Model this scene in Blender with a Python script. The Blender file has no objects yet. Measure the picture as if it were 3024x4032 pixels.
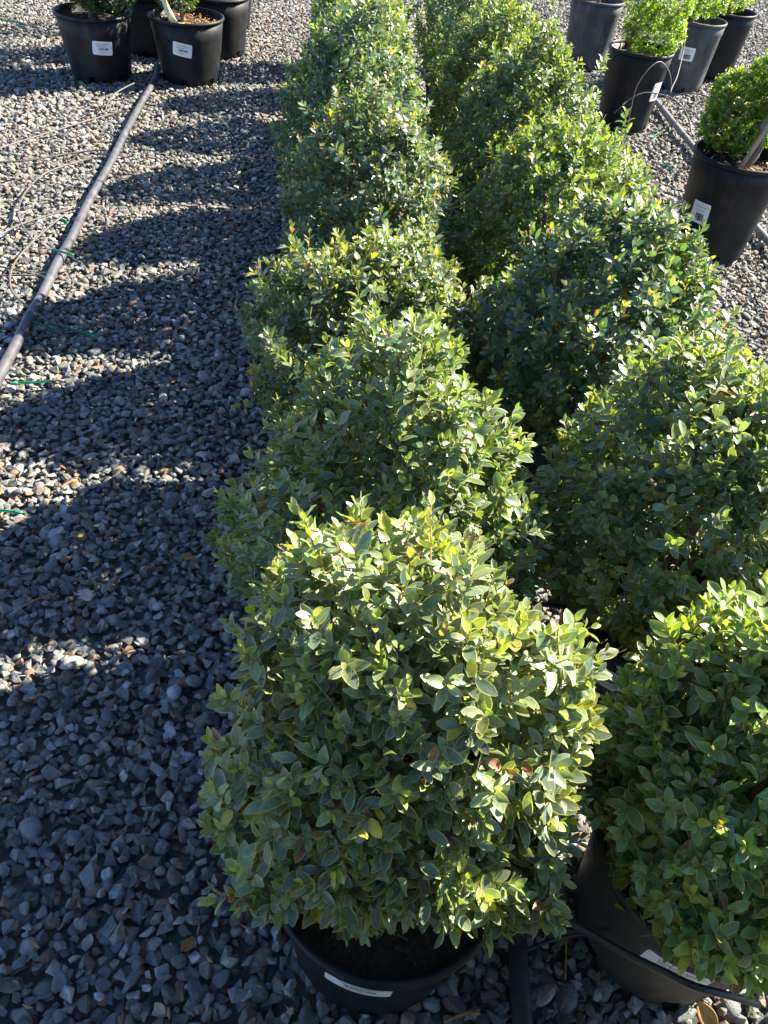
import bpy, bmesh, math, random
import numpy as np
from mathutils import Vector, Matrix

# ------------------------------------------------------------------ camera, sky, sun, exposure
PITCH, ROLL, CAMH = math.radians(43.768), math.radians(6.113), 1.463
FPX, CXP, CYP = 3028.0, 1512.0, 2016.0          # focal length and centre in photograph pixels
SUN_AZ, SUN_EL = math.radians(61.0), math.radians(36.5)
SC = bpy.context.scene
COL = SC.collection
_f = Vector((0, math.cos(PITCH), -math.sin(PITCH)))
_u0 = Vector((0, math.sin(PITCH), math.cos(PITCH)))
_r0 = Vector((1, 0, 0))
_r = _r0*math.cos(ROLL) + _u0*math.sin(ROLL)
_u = -_r0*math.sin(ROLL) + _u0*math.cos(ROLL)
cam_data = bpy.data.cameras.new('camera')
cam = bpy.data.objects.new('camera', cam_data)
COL.objects.link(cam)
M = Matrix((_r, _u, -_f)).transposed().to_4x4()
M.translation = Vector((0, 0, CAMH))
cam.matrix_world = M
cam_data.sensor_fit = 'VERTICAL'
cam_data.sensor_height = 36.0
cam_data.lens = FPX/4032*36.0
cam_data.clip_start = 0.02
cam_data.clip_end = 1000.0
SC.camera = cam

world = bpy.data.worlds.new('World')
SC.world = world
world.use_nodes = True
wn = world.node_tree.nodes
wn.clear()
wo = wn.new('ShaderNodeOutputWorld')
wb = wn.new('ShaderNodeBackground')
ws = wn.new('ShaderNodeTexSky')
ws.sky_type = 'NISHITA'
ws.sun_disc = False
ws.sun_elevation = SUN_EL
ws.sun_rotation = SUN_AZ
ws.air_density = 1.0
ws.dust_density = 0.0
ws.altitude = 1200.0
ws.ozone_density = 5.0
wb.inputs['Strength'].default_value = 0.06
world.node_tree.links.new(ws.outputs[0], wb.inputs[0])
world.node_tree.links.new(wb.outputs[0], wo.inputs[0])

sun_data = bpy.data.lights.new('sun', 'SUN')
sun_data.energy = 5.0
sun_data.angle = math.radians(0.53)
sun_data.color = (1.0, 0.89, 0.70)
sun = bpy.data.objects.new('sun', sun_data)
COL.objects.link(sun)
SDIR = Vector((math.sin(SUN_AZ)*math.cos(SUN_EL), math.cos(SUN_AZ)*math.cos(SUN_EL), math.sin(SUN_EL)))
sun.rotation_euler = SDIR.to_track_quat('Z', 'Y').to_euler()
sun.location = SDIR*30

SC.view_settings.view_transform = 'Standard'
SC.view_settings.look = 'None'
SC.view_settings.gamma = 1.0
SC.view_settings.exposure = 2.42
SC.render.engine = 'CYCLES'

rng = np.random.default_rng(11)
random.seed(5)


def at(x, y, z=0.0):
    """photograph pixel -> point of the place at height z"""
    d = _r*((x-CXP)/FPX) - _u*((y-CYP)/FPX) + _f
    t = (z-CAMH)/d.z
    return Vector((0, 0, CAMH)) + d*t


_R3 = np.array([list(_r), list(_u), list(_f)])


def project(P):
    Q = (np.asarray(P) - np.array([0, 0, CAMH])) @ _R3.T
    return CXP + FPX*Q[:, 0]/Q[:, 2], CYP - FPX*Q[:, 1]/Q[:, 2], Q[:, 2]


# ------------------------------------------------------------------ object helpers
def link(o, parent=None):
    COL.objects.link(o)
    if parent is not None:
        o.parent = parent
    return o


def thing(name, loc, label, cat, group=None):
    o = bpy.data.objects.new(name, None)
    o.empty_display_size = 0.05
    o.location = loc
    link(o)
    o['label'] = label
    o['category'] = cat
    if group:
        o['group'] = group
    return o


def tag(o, label, cat, group=None):
    o['label'] = label
    o['category'] = cat
    if group:
        o['group'] = group
    return o


def mesh_obj(name, verts, faces, mat, parent=None, smooth=False, loc=None):
    me = bpy.data.meshes.new(name)
    me.from_pydata([tuple(v) for v in verts], [], faces)
    me.update()
    if mat is not None:
        for m in (mat if isinstance(mat, (list, tuple)) else [mat]):
            me.materials.append(m)
    if smooth:
        me.polygons.foreach_set('use_smooth', [True]*len(me.polygons))
    o = bpy.data.objects.new(name, me)
    if loc is not None:
        o.location = loc
    return link(o, parent)


class MB:
    """collects verts, faces and a material index per face"""
    def __init__(self):
        self.v, self.f, self.m = [], [], []

    def add(self, vs, fs, mi=0):
        o = len(self.v)
        self.v += [tuple(p) for p in vs]
        self.f += [tuple(i+o for i in f) for f in fs]
        self.m += [mi]*len(fs)

    def lathe(self, prof, n=48, mi=0, skip=None, wob=0.0, ph=0.0):
        vs, fs = [], []
        for r, z in prof:
            for k in range(n):
                a = 2*math.pi*k/n
                rr = r*(1+wob*math.cos(2*a+ph))
                vs.append((rr*math.cos(a), rr*math.sin(a), z))
        for i in range(len(prof)-1):
            for k in range(n):
                if skip and skip(i, k):
                    continue
                k2 = (k+1) % n
                fs.append((i*n+k, i*n+k2, (i+1)*n+k2, (i+1)*n+k))
        self.add(vs, fs, mi)

    def tube(self, pts, rad, n=8, mi=0, cap=True):
        pts = [Vector(p) for p in pts]
        rads = rad if isinstance(rad, (list, tuple)) else [rad]*len(pts)
        vs, fs = [], []
        up = Vector((0.13, 0.21, 0.97))
        for i, p in enumerate(pts):
            t = (pts[min(i+1, len(pts)-1)] - pts[max(i-1, 0)]).normalized()
            a = t.cross(up)
            if a.length < 1e-3:
                a = t.cross(Vector((1, 0, 0)))
            a.normalize()
            b = t.cross(a)
            for k in range(n):
                w = 2*math.pi*k/n
                vs.append(p + (a*math.cos(w)+b*math.sin(w))*rads[i])
        for i in range(len(pts)-1):
            for k in range(n):
                k2 = (k+1) % n
                fs.append((i*n+k, i*n+k2, (i+1)*n+k2, (i+1)*n+k))
        if cap:
            fs.append(tuple(range(n-1, -1, -1)))
            fs.append(tuple(range((len(pts)-1)*n, len(pts)*n)))
        self.add(vs, fs, mi)

    def box(self, mat4, sx, sy, sz, mi=0):
        vs = [mat4 @ Vector((x*sx/2, y*sy/2, z*sz/2)) for x in (-1, 1) for y in (-1, 1) for z in (-1, 1)]
        self.add(vs, [(0, 1, 3, 2), (4, 6, 7, 5), (0, 4, 5, 1), (2, 3, 7, 6), (0, 2, 6, 4), (1, 5, 7, 3)], mi)

    def build(self, name, mats, parent=None, smooth=False, loc=None):
        o = mesh_obj(name, self.v, self.f, mats, parent, smooth, loc)
        if any(self.m):
            o.data.polygons.foreach_set('material_index', self.m)
        return o


def spline(pts, n=8):
    pts = [Vector(p) for p in pts]
    P = [pts[0]*2-pts[1]] + pts + [pts[-1]*2-pts[-2]]
    out = []
    for i in range(1, len(P)-2):
        for k in range(n):
            t = k/n
            a, b, c, d = P[i-1], P[i], P[i+1], P[i+2]
            out.append(0.5*((2*b)+(c-a)*t+(2*a-5*b+4*c-d)*t*t+(3*b-a-3*c+d)*t**3))
    out.append(P[-2])
    return out


# ------------------------------------------------------------------ materials
def new_mat(name):
    m = bpy.data.materials.new(name)
    m.use_nodes = True
    nt = m.node_tree
    p = nt.nodes['Principled BSDF']
    return m, nt, p


def node(nt, kind, **kw):
    n = nt.nodes.new(kind)
    for k, v in kw.items():
        setattr(n, k, v)
    return n


def ramp(nt, stops, interp='LINEAR'):
    r = node(nt, 'ShaderNodeValToRGB')
    r.color_ramp.interpolation = interp
    els = r.color_ramp.elements
    while len(els) < len(stops):
        els.new(0.5)
    for e, (p, c) in zip(els, stops):
        e.position = p
        e.color = (c[0], c[1], c[2], 1)
    return r


def mat_stone():
    m, nt, p = new_mat('stone')
    L = nt.links.new
    oi = node(nt, 'ShaderNodeObjectInfo')
    cols = [(.085, .096, .098), (.115, .125, .125), (.15, .155, .145), (.10, .115, .105), (.19, .19, .18), (.13, .135, .11),
            (.23, .22, .20), (.12, .13, .14), (.21, .17, .125), (.27, .26, .235), (.16, .165, .16), (.10, .105, .095), (.17, .115, .085),
            (.20, .20, .175), (.33, .33, .32), (.14, .15, .135)]
    cols = [(c[0]*1.04, c[1]*1.03, c[2]*1.06) for c in cols]
    rp = ramp(nt, [(i/len(cols), c) for i, c in enumerate(cols)], 'CONSTANT')
    L(oi.outputs['Random'], rp.inputs[0])
    tc = node(nt, 'ShaderNodeTexCoord')
    add = node(nt, 'ShaderNodeVectorMath', operation='ADD')
    mul = node(nt, 'ShaderNodeMath', operation='MULTIPLY')
    mul.inputs[1].default_value = 37.0
    L(oi.outputs['Random'], mul.inputs[0])
    L(tc.outputs['Object'], add.inputs[0])
    L(mul.outputs[0], add.inputs[1])
    n1 = node(nt, 'ShaderNodeTexNoise')
    n1.inputs['Scale'].default_value = 1.6
    n1.inputs['Detail'].default_value = 6
    n1.inputs['Roughness'].default_value = .65
    L(add.outputs[0], n1.inputs['Vector'])
    r1 = ramp(nt, [(.3, (.62, .62, .62)), (.5, (1, 1, 1)), (.72, (1.45, 1.42, 1.36))])
    L(n1.outputs[0], r1.inputs[0])
    mx = node(nt, 'ShaderNodeMix', data_type='RGBA', blend_type='MULTIPLY')
    mx.inputs[0].default_value = 1.0
    L(rp.outputs[0], mx.inputs[6])
    L(r1.outputs[0], mx.inputs[7])
    n2 = node(nt, 'ShaderNodeTexNoise')
    n2.inputs['Scale'].default_value = 9.0
    n2.inputs['Detail'].default_value = 5
    L(add.outputs[0], n2.inputs['Vector'])
    bp = node(nt, 'ShaderNodeBump')
    bp.inputs['Strength'].default_value = .35
    bp.inputs['Distance'].default_value = .03
    L(n2.outputs[0], bp.inputs['Height'])
    L(mx.outputs[2], p.inputs['Base Color'])
    L(bp.outputs[0], p.inputs['Normal'])
    p.inputs['Roughness'].default_value = .72
    p.inputs['Specular IOR Level'].default_value = .35
    return m


def mat_ground():
    m, nt, p = new_mat('gravel_bed')
    L = nt.links.new
    tc = node(nt, 'ShaderNodeTexCoord')
    v = node(nt, 'ShaderNodeTexVoronoi')
    v.inputs['Scale'].default_value = 42
    L(tc.outputs['Object'], v.inputs['Vector'])
    r = ramp(nt, [(0, (.05, .05, .046)), (.4, (.11, .11, .10)), (.75, (.17, .165, .15)), (1, (.08, .07, .055))])
    L(v.outputs['Color'], r.inputs[0])
    n = node(nt, 'ShaderNodeTexNoise')
    n.inputs['Scale'].default_value = 160
    n.inputs['Detail'].default_value = 6
    L(tc.outputs['Object'], n.inputs['Vector'])
    mx = node(nt, 'ShaderNodeMix', data_type='RGBA', blend_type='MULTIPLY')
    mx.inputs[0].default_value = .7
    L(r.outputs[0], mx.inputs[6])
    L(n.outputs['Color'], mx.inputs[7])
    L(mx.outputs[2], p.inputs['Base Color'])
    bp = node(nt, 'ShaderNodeBump')
    bp.inputs['Strength'].default_value = .8
    bp.inputs['Distance'].default_value = .01
    L(v.outputs['Distance'], bp.inputs['Height'])
    L(bp.outputs[0], p.inputs['Normal'])
    p.inputs['Roughness'].default_value = .9
    return m


def mat_leaf(name, edge_col, rough=.42, trans=.3, edge_at=.80, spec=.5):
    m, nt, p = new_mat(name)
    L = nt.links.new
    a = node(nt, 'ShaderNodeAttribute', attribute_name='leaf_colour')
    e = node(nt, 'ShaderNodeAttribute', attribute_name='leaf_edge')
    tc = node(nt, 'ShaderNodeNewGeometry')
    n = node(nt, 'ShaderNodeTexNoise')
    n.inputs['Scale'].default_value = 140
    n.inputs['Detail'].default_value = 3
    L(tc.outputs['Position'], n.inputs['Vector'])
    rn = ramp(nt, [(.3, (.78, .78, .78)), (.7, (1.2, 1.2, 1.16))])
    L(n.outputs[0], rn.inputs[0])
    mul = node(nt, 'ShaderNodeMix', data_type='RGBA', blend_type='MULTIPLY')
    mul.inputs[0].default_value = 1
    L(a.outputs['Color'], mul.inputs[6])
    L(rn.outputs[0], mul.inputs[7])
    re = ramp(nt, [(0.0, (.35, .35, .35)), (.06, (0, 0, 0)), (edge_at, (0, 0, 0)), (min(.99, edge_at+.1), (.9, .9, .9))])
    L(e.outputs['Fac'], re.inputs[0])
    mx = node(nt, 'ShaderNodeMix', data_type='RGBA')
    L(re.outputs[0], mx.inputs[0])
    L(mul.outputs[2], mx.inputs[6])
    mx.inputs[7].default_value = (*edge_col, 1)
    L(mx.outputs[2], p.inputs['Base Color'])
    p.inputs['Roughness'].default_value = rough
    p.inputs['Specular IOR Level'].default_value = spec
    tr = node(nt, 'ShaderNodeBsdfTranslucent')
    tm = node(nt, 'ShaderNodeMix', data_type='RGBA', blend_type='MULTIPLY')
    tm.inputs[0].default_value = 1
    L(mx.outputs[2], tm.inputs[6])
    tm.inputs[7].default_value = (2.2, 2.3, .55, 1)
    L(tm.outputs[2], tr.inputs['Color'])
    ms = node(nt, 'ShaderNodeMixShader')
    ms.inputs[0].default_value = trans
    L(p.outputs[0], ms.inputs[1])
    L(tr.outputs[0], ms.inputs[2])
    L(ms.outputs[0], nt.nodes['Material Output'].inputs[0])
    return m


def mat_noise(name, c1, c2, scale=30, rough=.6, bump=.2, bdist=.002, spec=.4, stretch=None, metallic=0):
    m, nt, p = new_mat(name)
    L = nt.links.new
    tc = node(nt, 'ShaderNodeTexCoord')
    n = node(nt, 'ShaderNodeTexNoise')
    n.inputs['Scale'].default_value = scale
    n.inputs['Detail'].default_value = 7
    n.inputs['Roughness'].default_value = .6
    if stretch:
        mp = node(nt, 'ShaderNodeMapping')
        mp.inputs['Scale'].default_value = stretch
        L(tc.outputs['Object'], mp.inputs[0])
        L(mp.outputs[0], n.inputs['Vector'])
    else:
        L(tc.outputs['Object'], n.inputs['Vector'])
    r = ramp(nt, [(.32, c1), (.68, c2)])
    L(n.outputs[0], r.inputs[0])
    L(r.outputs[0], p.inputs['Base Color'])
    bp = node(nt, 'ShaderNodeBump')
    bp.inputs['Strength'].default_value = bump
    bp.inputs['Distance'].default_value = bdist
    L(n.outputs[0], bp.inputs['Height'])
    L(bp.outputs[0], p.inputs['Normal'])
    p.inputs['Roughness'].default_value = rough
    p.inputs['Specular IOR Level'].default_value = spec
    return m


def mat_flat(name, c, rough=.5, spec=.4):
    m, nt, p = new_mat(name)
    p.inputs['Base Color'].default_value = (*c, 1)
    p.inputs['Roughness'].default_value = rough
    p.inputs['Specular IOR Level'].default_value = spec
    return m


def mat_pot(name, c1, c2, dust, amount, rough=.52):
    m = mat_noise(name, c1, c2, 14, rough, .12, .001, .25, stretch=(1, 1, .35))
    nt = m.node_tree
    p = nt.nodes['Principled BSDF']
    L = nt.links.new
    old = p.inputs['Base Color'].links[0].from_socket
    tc = node(nt, 'ShaderNodeTexCoord')
    oi = node(nt, 'ShaderNodeObjectInfo')
    ad = node(nt, 'ShaderNodeVectorMath', operation='ADD')
    L(tc.outputs['Object'], ad.inputs[0])
    L(oi.outputs['Location'], ad.inputs[1])
    facs = []
    for sc_, st, lo, hi in ((26, (1, 1, .10), .55, .78), (7, (1, 1, 1), .50, .75), (70, (1, .25, 1), .66, .74)):
        mp = node(nt, 'ShaderNodeMapping')
        mp.inputs['Scale'].default_value = st
        n = node(nt, 'ShaderNodeTexNoise')
        n.inputs['Scale'].default_value = sc_
        n.inputs['Detail'].default_value = 8
        n.inputs['Roughness'].default_value = .7
        L(ad.outputs[0], mp.inputs[0])
        L(mp.outputs[0], n.inputs['Vector'])
        r = ramp(nt, [(lo, (0, 0, 0)), (hi, (1, 1, 1))])
        L(n.outputs[0], r.inputs[0])
        facs.append(r.outputs[0])
    mx1 = node(nt, 'ShaderNodeMath', operation='ADD')
    mx2 = node(nt, 'ShaderNodeMath', operation='ADD')
    L(facs[0], mx1.inputs[0])
    L(facs[1], mx1.inputs[1])
    L(mx1.outputs[0], mx2.inputs[0])
    L(facs[2], mx2.inputs[1])
    am = node(nt, 'ShaderNodeMath', operation='MULTIPLY', use_clamp=True)
    am.inputs[1].default_value = amount
    L(mx2.outputs[0], am.inputs[0])
    mx = node(nt, 'ShaderNodeMix', data_type='RGBA')
    L(am.outputs[0], mx.inputs[0])
    L(old, mx.inputs[6])
    mx.inputs[7].default_value = (*dust, 1)
    L(mx.outputs[2], p.inputs['Base Color'])
    return m


M_STONE = mat_stone()
M_GROUND = mat_ground()
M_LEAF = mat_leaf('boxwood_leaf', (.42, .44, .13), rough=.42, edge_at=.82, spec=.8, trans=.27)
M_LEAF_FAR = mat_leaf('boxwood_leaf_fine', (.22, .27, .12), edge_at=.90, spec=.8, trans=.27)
M_LEAF_TOP = mat_leaf('topiary_leaf', (.12, .22, .03), rough=.36, edge_at=.95, trans=.34)
M_POT = mat_pot('black_plastic', (.004, .005, .0085), (.010, .0115, .0155), (.060, .056, .052), .42)
M_POT_WORN = mat_pot('worn_brown_black_plastic', (.022, .020, .018), (.055, .048, .041), (.11, .095, .08), .5, .55)
M_POT_DUSTY = mat_pot('dusty_black_plastic', (.036, .039, .046), (.092, .094, .098), (.20, .19, .175), .55, .62)
M_SOIL = mat_noise('potting_soil', (.012, .009, .007), (.06, .04, .026), 90, .95, 1.0, .01)
M_BARK = mat_noise('boxwood_bark', (.10, .065, .035), (.26, .19, .11), 60, .8, .6, .003, stretch=(1, 1, .2))
M_TWIG = mat_noise('boxwood_twig', (.18, .11, .045), (.30, .24, .08), 60, .7, .3, .002)
M_PIPE = mat_noise('grey_poly_pipe', (.034, .036, .048), (.090, .092, .108), 22, .5, .3, .0015)
M_PIPE_BLACK = mat_noise('black_poly_pipe', (.018, .019, .022), (.045, .045, .05), 26, .5, .2, .001)
M_PVC = mat_noise('grey_pvc', (.10, .10, .105), (.20, .20, .20), 20, .5, .1, .001)
M_TUBE = mat_noise('drip_tubing', (.05, .047, .045), (.12, .112, .105), 40, .55, .1, .001)
M_TUBE_BLACK = mat_noise('black_drip_tubing', (.012, .012, .014), (.03, .03, .033), 40, .42, .1, .001)
M_GREEN = mat_flat('green_plastic', (.012, .17, .095), .35)
M_LABEL = mat_flat('label_paper', (.74, .75, .78), .55)
M_INK = mat_flat('label_ink', (.04, .035, .045), .6)
M_MULCH = mat_noise('bark_mulch', (.16, .075, .03), (.42, .24, .11), 30, .85, .4, .003)
M_BITS = mat_noise('soil_bark_bits', (.03, .02, .012), (.13, .085, .05), 30, .9, .4, .003)
M_WOOD = mat_noise('stake_wood', (.30, .22, .15), (.48, .38, .28), 40, .75, .3, .002, stretch=(1, 1, .12))
M_DEAD = mat_noise('dead_leaf', (.20, .085, .03), (.42, .22, .08), 60, .7, .3, .002)
M_OAK = mat_noise('bleached_oak_leaf', (.36, .24, .21), (.50, .36, .32), 60, .75, .3, .002)

# ------------------------------------------------------------------ ground and gravel
ground = mesh_obj('ground', [(-150, -60, -.034), (150, -60, -.034), (150, 240, -.034), (-150, 240, -.034)], [(0, 1, 2, 3)], M_GROUND)
ground['kind'] = 'structure'
ground['label'] = 'nursery yard ground covered with crushed grey gravel'


def stone_mesh(i):
    r = random.Random(100+i)
    bm = bmesh.new()
    if i % 6 != 5:
        for k in range(r.choice((9, 10, 12, 14))):
            while True:
                p = Vector((r.uniform(-1, 1), r.uniform(-1, 1), r.uniform(-1, 1)))
                if .5 < p.length < 1:
                    break
            p = p.normalized()*r.uniform(.8, 1)
            bm.verts.new((p.x, p.y*r.uniform(.66, .86), p.z*r.uniform(.34, .54)))
        res = bmesh.ops.convex_hull(bm, input=bm.verts)
        junk = [g for g in res['geom_interior'] if isinstance(g, bmesh.types.BMVert)]
        if junk:
            bmesh.ops.delete(bm, geom=junk, context='VERTS')
        bmesh.ops.dissolve_limit(bm, angle_limit=.22, verts=bm.verts, edges=bm.edges)
        bmesh.ops.bevel(bm, geom=list(bm.edges), offset=.035, segments=1, affect='EDGES', profile=.6)
        bmesh.ops.triangulate(bm, faces=bm.faces)
        smooth = False
    else:
        bmesh.ops.create_icosphere(bm, subdivisions=2, radius=1)
        ks = [(Vector((r.gauss(0, 1), r.gauss(0, 1), r.gauss(0, 1))).normalized(), r.uniform(.05, .2)) for _ in range(7)]
        for v in bm.verts:
            d = v.co.normalized()
            s = 1 - sum(a*max(0, d.dot(k)-.45) for k, a in ks)*2.2
            v.co = Vector((d.x*s, d.y*s*.74, d.z*s*.5))
        smooth = True
    me = bpy.data.meshes.new('stone')
    bm.to_mesh(me)
    bm.free()
    me.materials.append(M_STONE)
    if smooth:
        me.polygons.foreach_set('use_smooth', [True]*len(me.polygons))
    return me


STONES = [stone_mesh(i) for i in range(16)]


def gravel_points():
    out = []
    for (x0, x1, y0, y1, sp, smin, smed, sg, drop) in ((-3.2, 2.6, -.25, 4.2, .0235, .011, .0168, .30, 0), (-3.2, 2.6, -.25, 4.2, .0225, .008, .0150, .25, .011),
                                                       (-5.0, 5.2, 4.2, 11.0, .026, .012, .0185, .28, 0), (-5.0, 5.2, 4.2, 8.0, .032, .012, .019, .2, .011)):
        nx, ny = int((x1-x0)/sp), int((y1-y0)/(sp*.866))
        gx, gy = np.meshgrid(np.arange(nx), np.arange(ny))
        X = x0 + (gx + .5*(gy % 2))*sp + rng.normal(0, sp*.33, gx.shape)
        Y = y0 + gy*sp*.866 + rng.normal(0, sp*.33, gx.shape)
        X, Y = X.ravel(), Y.ravel()
        # keep what the camera, also from a step to the side, could see
        px, py, dz = project(np.stack([X, Y, np.zeros_like(X)], -1))
        keep = (dz > .1) & (px > -950) & (px < 3980) & (py > -260) & (py < 4500)
        X, Y = X[keep], Y[keep]
        n = len(X)
        S = np.clip(smed*np.exp(rng.normal(0, sg, n)), smin, .034)
        Z = -.010 + rng.normal(0, .0045, n) - .25*S - drop
        R = np.stack([rng.normal(0, .38, n), rng.normal(0, .38, n), rng.uniform(0, 6.283, n)], -1)
        out.append(np.concatenate([X[:, None], Y[:, None], Z[:, None], R, S[:, None], rng.integers(0, len(STONES), n)[:, None]], 1))
    return np.concatenate(out)


GP = gravel_points()


# ------------------------------------------------------------------ leaves
def leaf_template(rows):
    v, e = [(0, 0, 0)], [1.0]
    for t, w in rows:
        for s in (-1, 0, 1):
            v.append((t, s*w, -.16*t*t + abs(s)*w*.30 + .03*math.sin(6*t)*s))
            e.append(abs(s)*1.0)
    v.append((1, 0, -.17))
    e.append(1.0)
    f = [(0, 2, 1), (0, 3, 2)]
    n = len(rows)
    for i in range(n-1):
        a, b = 1+3*i, 4+3*i
        f += [(a, a+1, b+1, b), (a+1, a+2, b+2, b+1)]
    a = 1+3*(n-1)
    f += [(a, a+1, len(v)-1), (a+1, a+2, len(v)-1)]
    return np.array(v), f, np.array(e)


LEAF_NEAR = leaf_template([(.10, .10), (.28, .20), (.52, .235), (.76, .185), (.92, .09)])
LEAF_MID = leaf_template([(.2, .165), (.52, .235), (.82, .15)])
LEAF_FAR = leaf_template([(.48, .26)])


def norm(a):
    return a/np.maximum(np.linalg.norm(a, axis=-1, keepdims=True), 1e-9)


def leaf_mesh(name, tpl, P, A, N, Ln, C, wid, mat):
    """one mesh of many leaves: positions, axes, normals, lengths, colours"""
    T, F, E = tpl
    S = np.cross(N, A)
    n, k = len(P), len(T)
    cur = rng.uniform(.2, 1.9, n)
    V = (P[:, None] + A[:, None]*(T[None, :, 0:1]*Ln[:, None, None])
         + S[:, None]*(T[None, :, 1:2]*(Ln*wid)[:, None, None])
         + N[:, None]*(T[None, :, 2:3]*(Ln*cur)[:, None, None]))
    V = V.reshape(-1, 3)
    sizes = np.array([len(f) for f in F])
    flat = np.array([i for f in F for i in f])
    loops = (flat[None] + (np.arange(n)*k)[:, None]).ravel()
    tot = np.tile(sizes, n)
    start = np.concatenate([[0], np.cumsum(tot)[:-1]])
    me = bpy.data.meshes.new(name)
    me.vertices.add(len(V))
    me.vertices.foreach_set('co', V.astype(np.float32).ravel())
    me.loops.add(len(loops))
    me.loops.foreach_set('vertex_index', loops.astype(np.int32))
    me.polygons.add(len(tot))
    me.polygons.foreach_set('loop_start', start.astype(np.int32))
    me.polygons.foreach_set('loop_total', tot.astype(np.int32))
    me.polygons.foreach_set('use_smooth', np.ones(len(tot), bool))
    ca = me.attributes.new('leaf_colour', 'FLOAT_COLOR', 'POINT')
    cc = np.concatenate([np.repeat(C, k, axis=0), np.ones((n*k, 1))], 1)
    ca.data.foreach_set('color', cc.astype(np.float32).ravel())
    ea = me.attributes.new('leaf_edge', 'FLOAT', 'POINT')
    ea.data.foreach_set('value', np.tile(E, n).astype(np.float32))
    me.materials.append(mat)
    me.update()
    me.validate()
    return me


def surface(rg, n, zlow=-.8, e=2.4, lump=.06):
    u = norm(rg.normal(size=(int(n*1.8)+20, 3)))
    u = u[u[:, 2] > zlow][:n]
    rho = np.hypot(u[:, 0], u[:, 1])
    s = (rho**e + np.abs(u[:, 2])**e)**(-1/e)
    nz = np.zeros(len(u))
    for _ in range(9):
        k = rg.normal(size=3)*2.6
        nz += np.cos(u @ k + rg.uniform(0, 6.28))*lump/2.4
    for _ in range(10):
        k = rg.normal(size=3)*8.0
        nz += np.cos(u @ k + rg.uniform(0, 6.28))*lump/4.0
    return u, s*(1+nz)


def shoots(rg, tip, d, L0, base, tipc, pairs=(4, 7), odd=.03, oddc=((.24, .10, .065), (.44, .38, .06))):
    """opposite pairs of leaves, each turned a quarter on, along every shoot"""
    n = len(tip)
    ref = norm(np.cross(d, norm(rg.normal(size=(n, 3)))))
    bi = np.cross(d, ref)
    P, A, N, Ln, C = [], [], [], [], []
    cnt = rg.integers(pairs[0], pairs[1]+1, n)
    sp = rg.uniform(.34, .52, n)*L0
    shade = np.exp(rg.normal(0, .24, n))
    fresh = rg.random(n) < .16
    for i in range(pairs[1]+1):
        act = (i <= cnt)
        for s in (-1, 1):
            ph = i*math.pi/2 + rg.normal(0, .25, n)
            e = ref*np.cos(ph)[:, None] + bi*np.sin(ph)[:, None]
            ang = np.clip(np.radians({0: 18, 1: 34, 2: 46}.get(i, 55)) + rg.normal(0, .2, n), .1, 1.5)
            a = norm(d*np.cos(ang)[:, None] + s*e*np.sin(ang)[:, None] + np.array([0, 0, -.10]))
            nn = norm(d - a*np.sum(d*a, 1, keepdims=True) + rg.normal(0, .22, (n, 3)))
            nn = norm(nn - a*np.sum(nn*a, 1, keepdims=True))
            ln = L0*{0: .55, 1: .82}.get(i, 1.0)*np.clip(rg.normal(1, .16, n), .55, 1.4)
            p = tip - d*(i*sp)[:, None] + s*e*.0012
            mixf = np.where(fresh, {0: .95, 1: .75, 2: .3}.get(i, .05), {0: .28, 1: .14}.get(i, 0))[:, None]
            c = base[None]*(shade*np.exp(rg.normal(0, .16, n)))[:, None]*(1-mixf) + tipc[None]*mixf
            hue = rg.normal(0, .10, (n, 1))
            c = c*np.concatenate([1+hue, np.ones((n, 1)), 1-1.2*hue], 1)
            o = rg.random(n)
            c = np.where((o < odd*.4)[:, None], np.array(oddc[0]), c)
            c = np.where(((o > odd*.4) & (o < odd))[:, None], np.array(oddc[1]), c)
            for lst, val in ((P, p), (A, a), (N, nn), (Ln, ln), (C, np.clip(c, .004, .8))):
                lst.append(val[act])
    return [np.concatenate(x) for x in (P, A, N, Ln, C)]


def twigs(mb, tip, d, ln, r=.0011):
    for t, dd, l in zip(tip, d, ln):
        t, dd = Vector(t), Vector(dd)
        mb.tube([t-dd*l, t], [r, r*.6], 3, 0, cap=False)


def pieces(root, tpl, P, A, N, Ln, C, wid, mat, out, near_n, n_cols=9):
    """the leaves that show largest become children of their own; the rest one foliage mesh. out: how far outside the crown"""
    if near_n:
        loc = np.array(root.location)
        W = P + loc
        px, py, dz = project(W)
        view = norm(W - np.array([0, 0, CAMH]))
        face = np.abs(np.sum(view*N, 1))
        inside = (px > 10) & (px < 3014) & (py > 10) & (py < 4022)
        score = np.where(inside, face*Ln**2/dz**2*np.clip(out, 0, None)**2, -1)
        idx = np.argsort(-score)[:near_n]
    else:
        idx = np.array([], int)
    rest = np.ones(len(P), bool)
    rest[idx] = False
    fo = bpy.data.objects.new('foliage', leaf_mesh('foliage', tpl, P[rest], A[rest], N[rest], Ln[rest], C[rest], wid, mat))
    link(fo, root)
    fo['kind'] = 'stuff'
    if near_n:
        pal = C[idx][np.random.default_rng(3).choice(len(idx), n_cols, replace=False)]
        o0 = np.zeros((1, 3))
        meshes = [leaf_mesh('leaf', tpl, o0, np.array([[1., 0, 0]]), np.array([[0, 0, 1.]]), np.ones(1), c[None], wid, mat) for c in pal]
        for i in idx:
            k = int(np.argmin(np.sum((pal-C[i])**2, 1)))
            o = bpy.data.objects.new('leaf', meshes[k])
            S = np.cross(N[i], A[i])
            m = Matrix(np.stack([A[i], S, N[i]], 1).tolist()).to_4x4() @ Matrix.Diagonal((Ln[i], Ln[i], Ln[i], 1))
            m.translation = Vector(P[i])
            o.matrix_basis = m
            link(o, root)
    return fo


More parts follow.
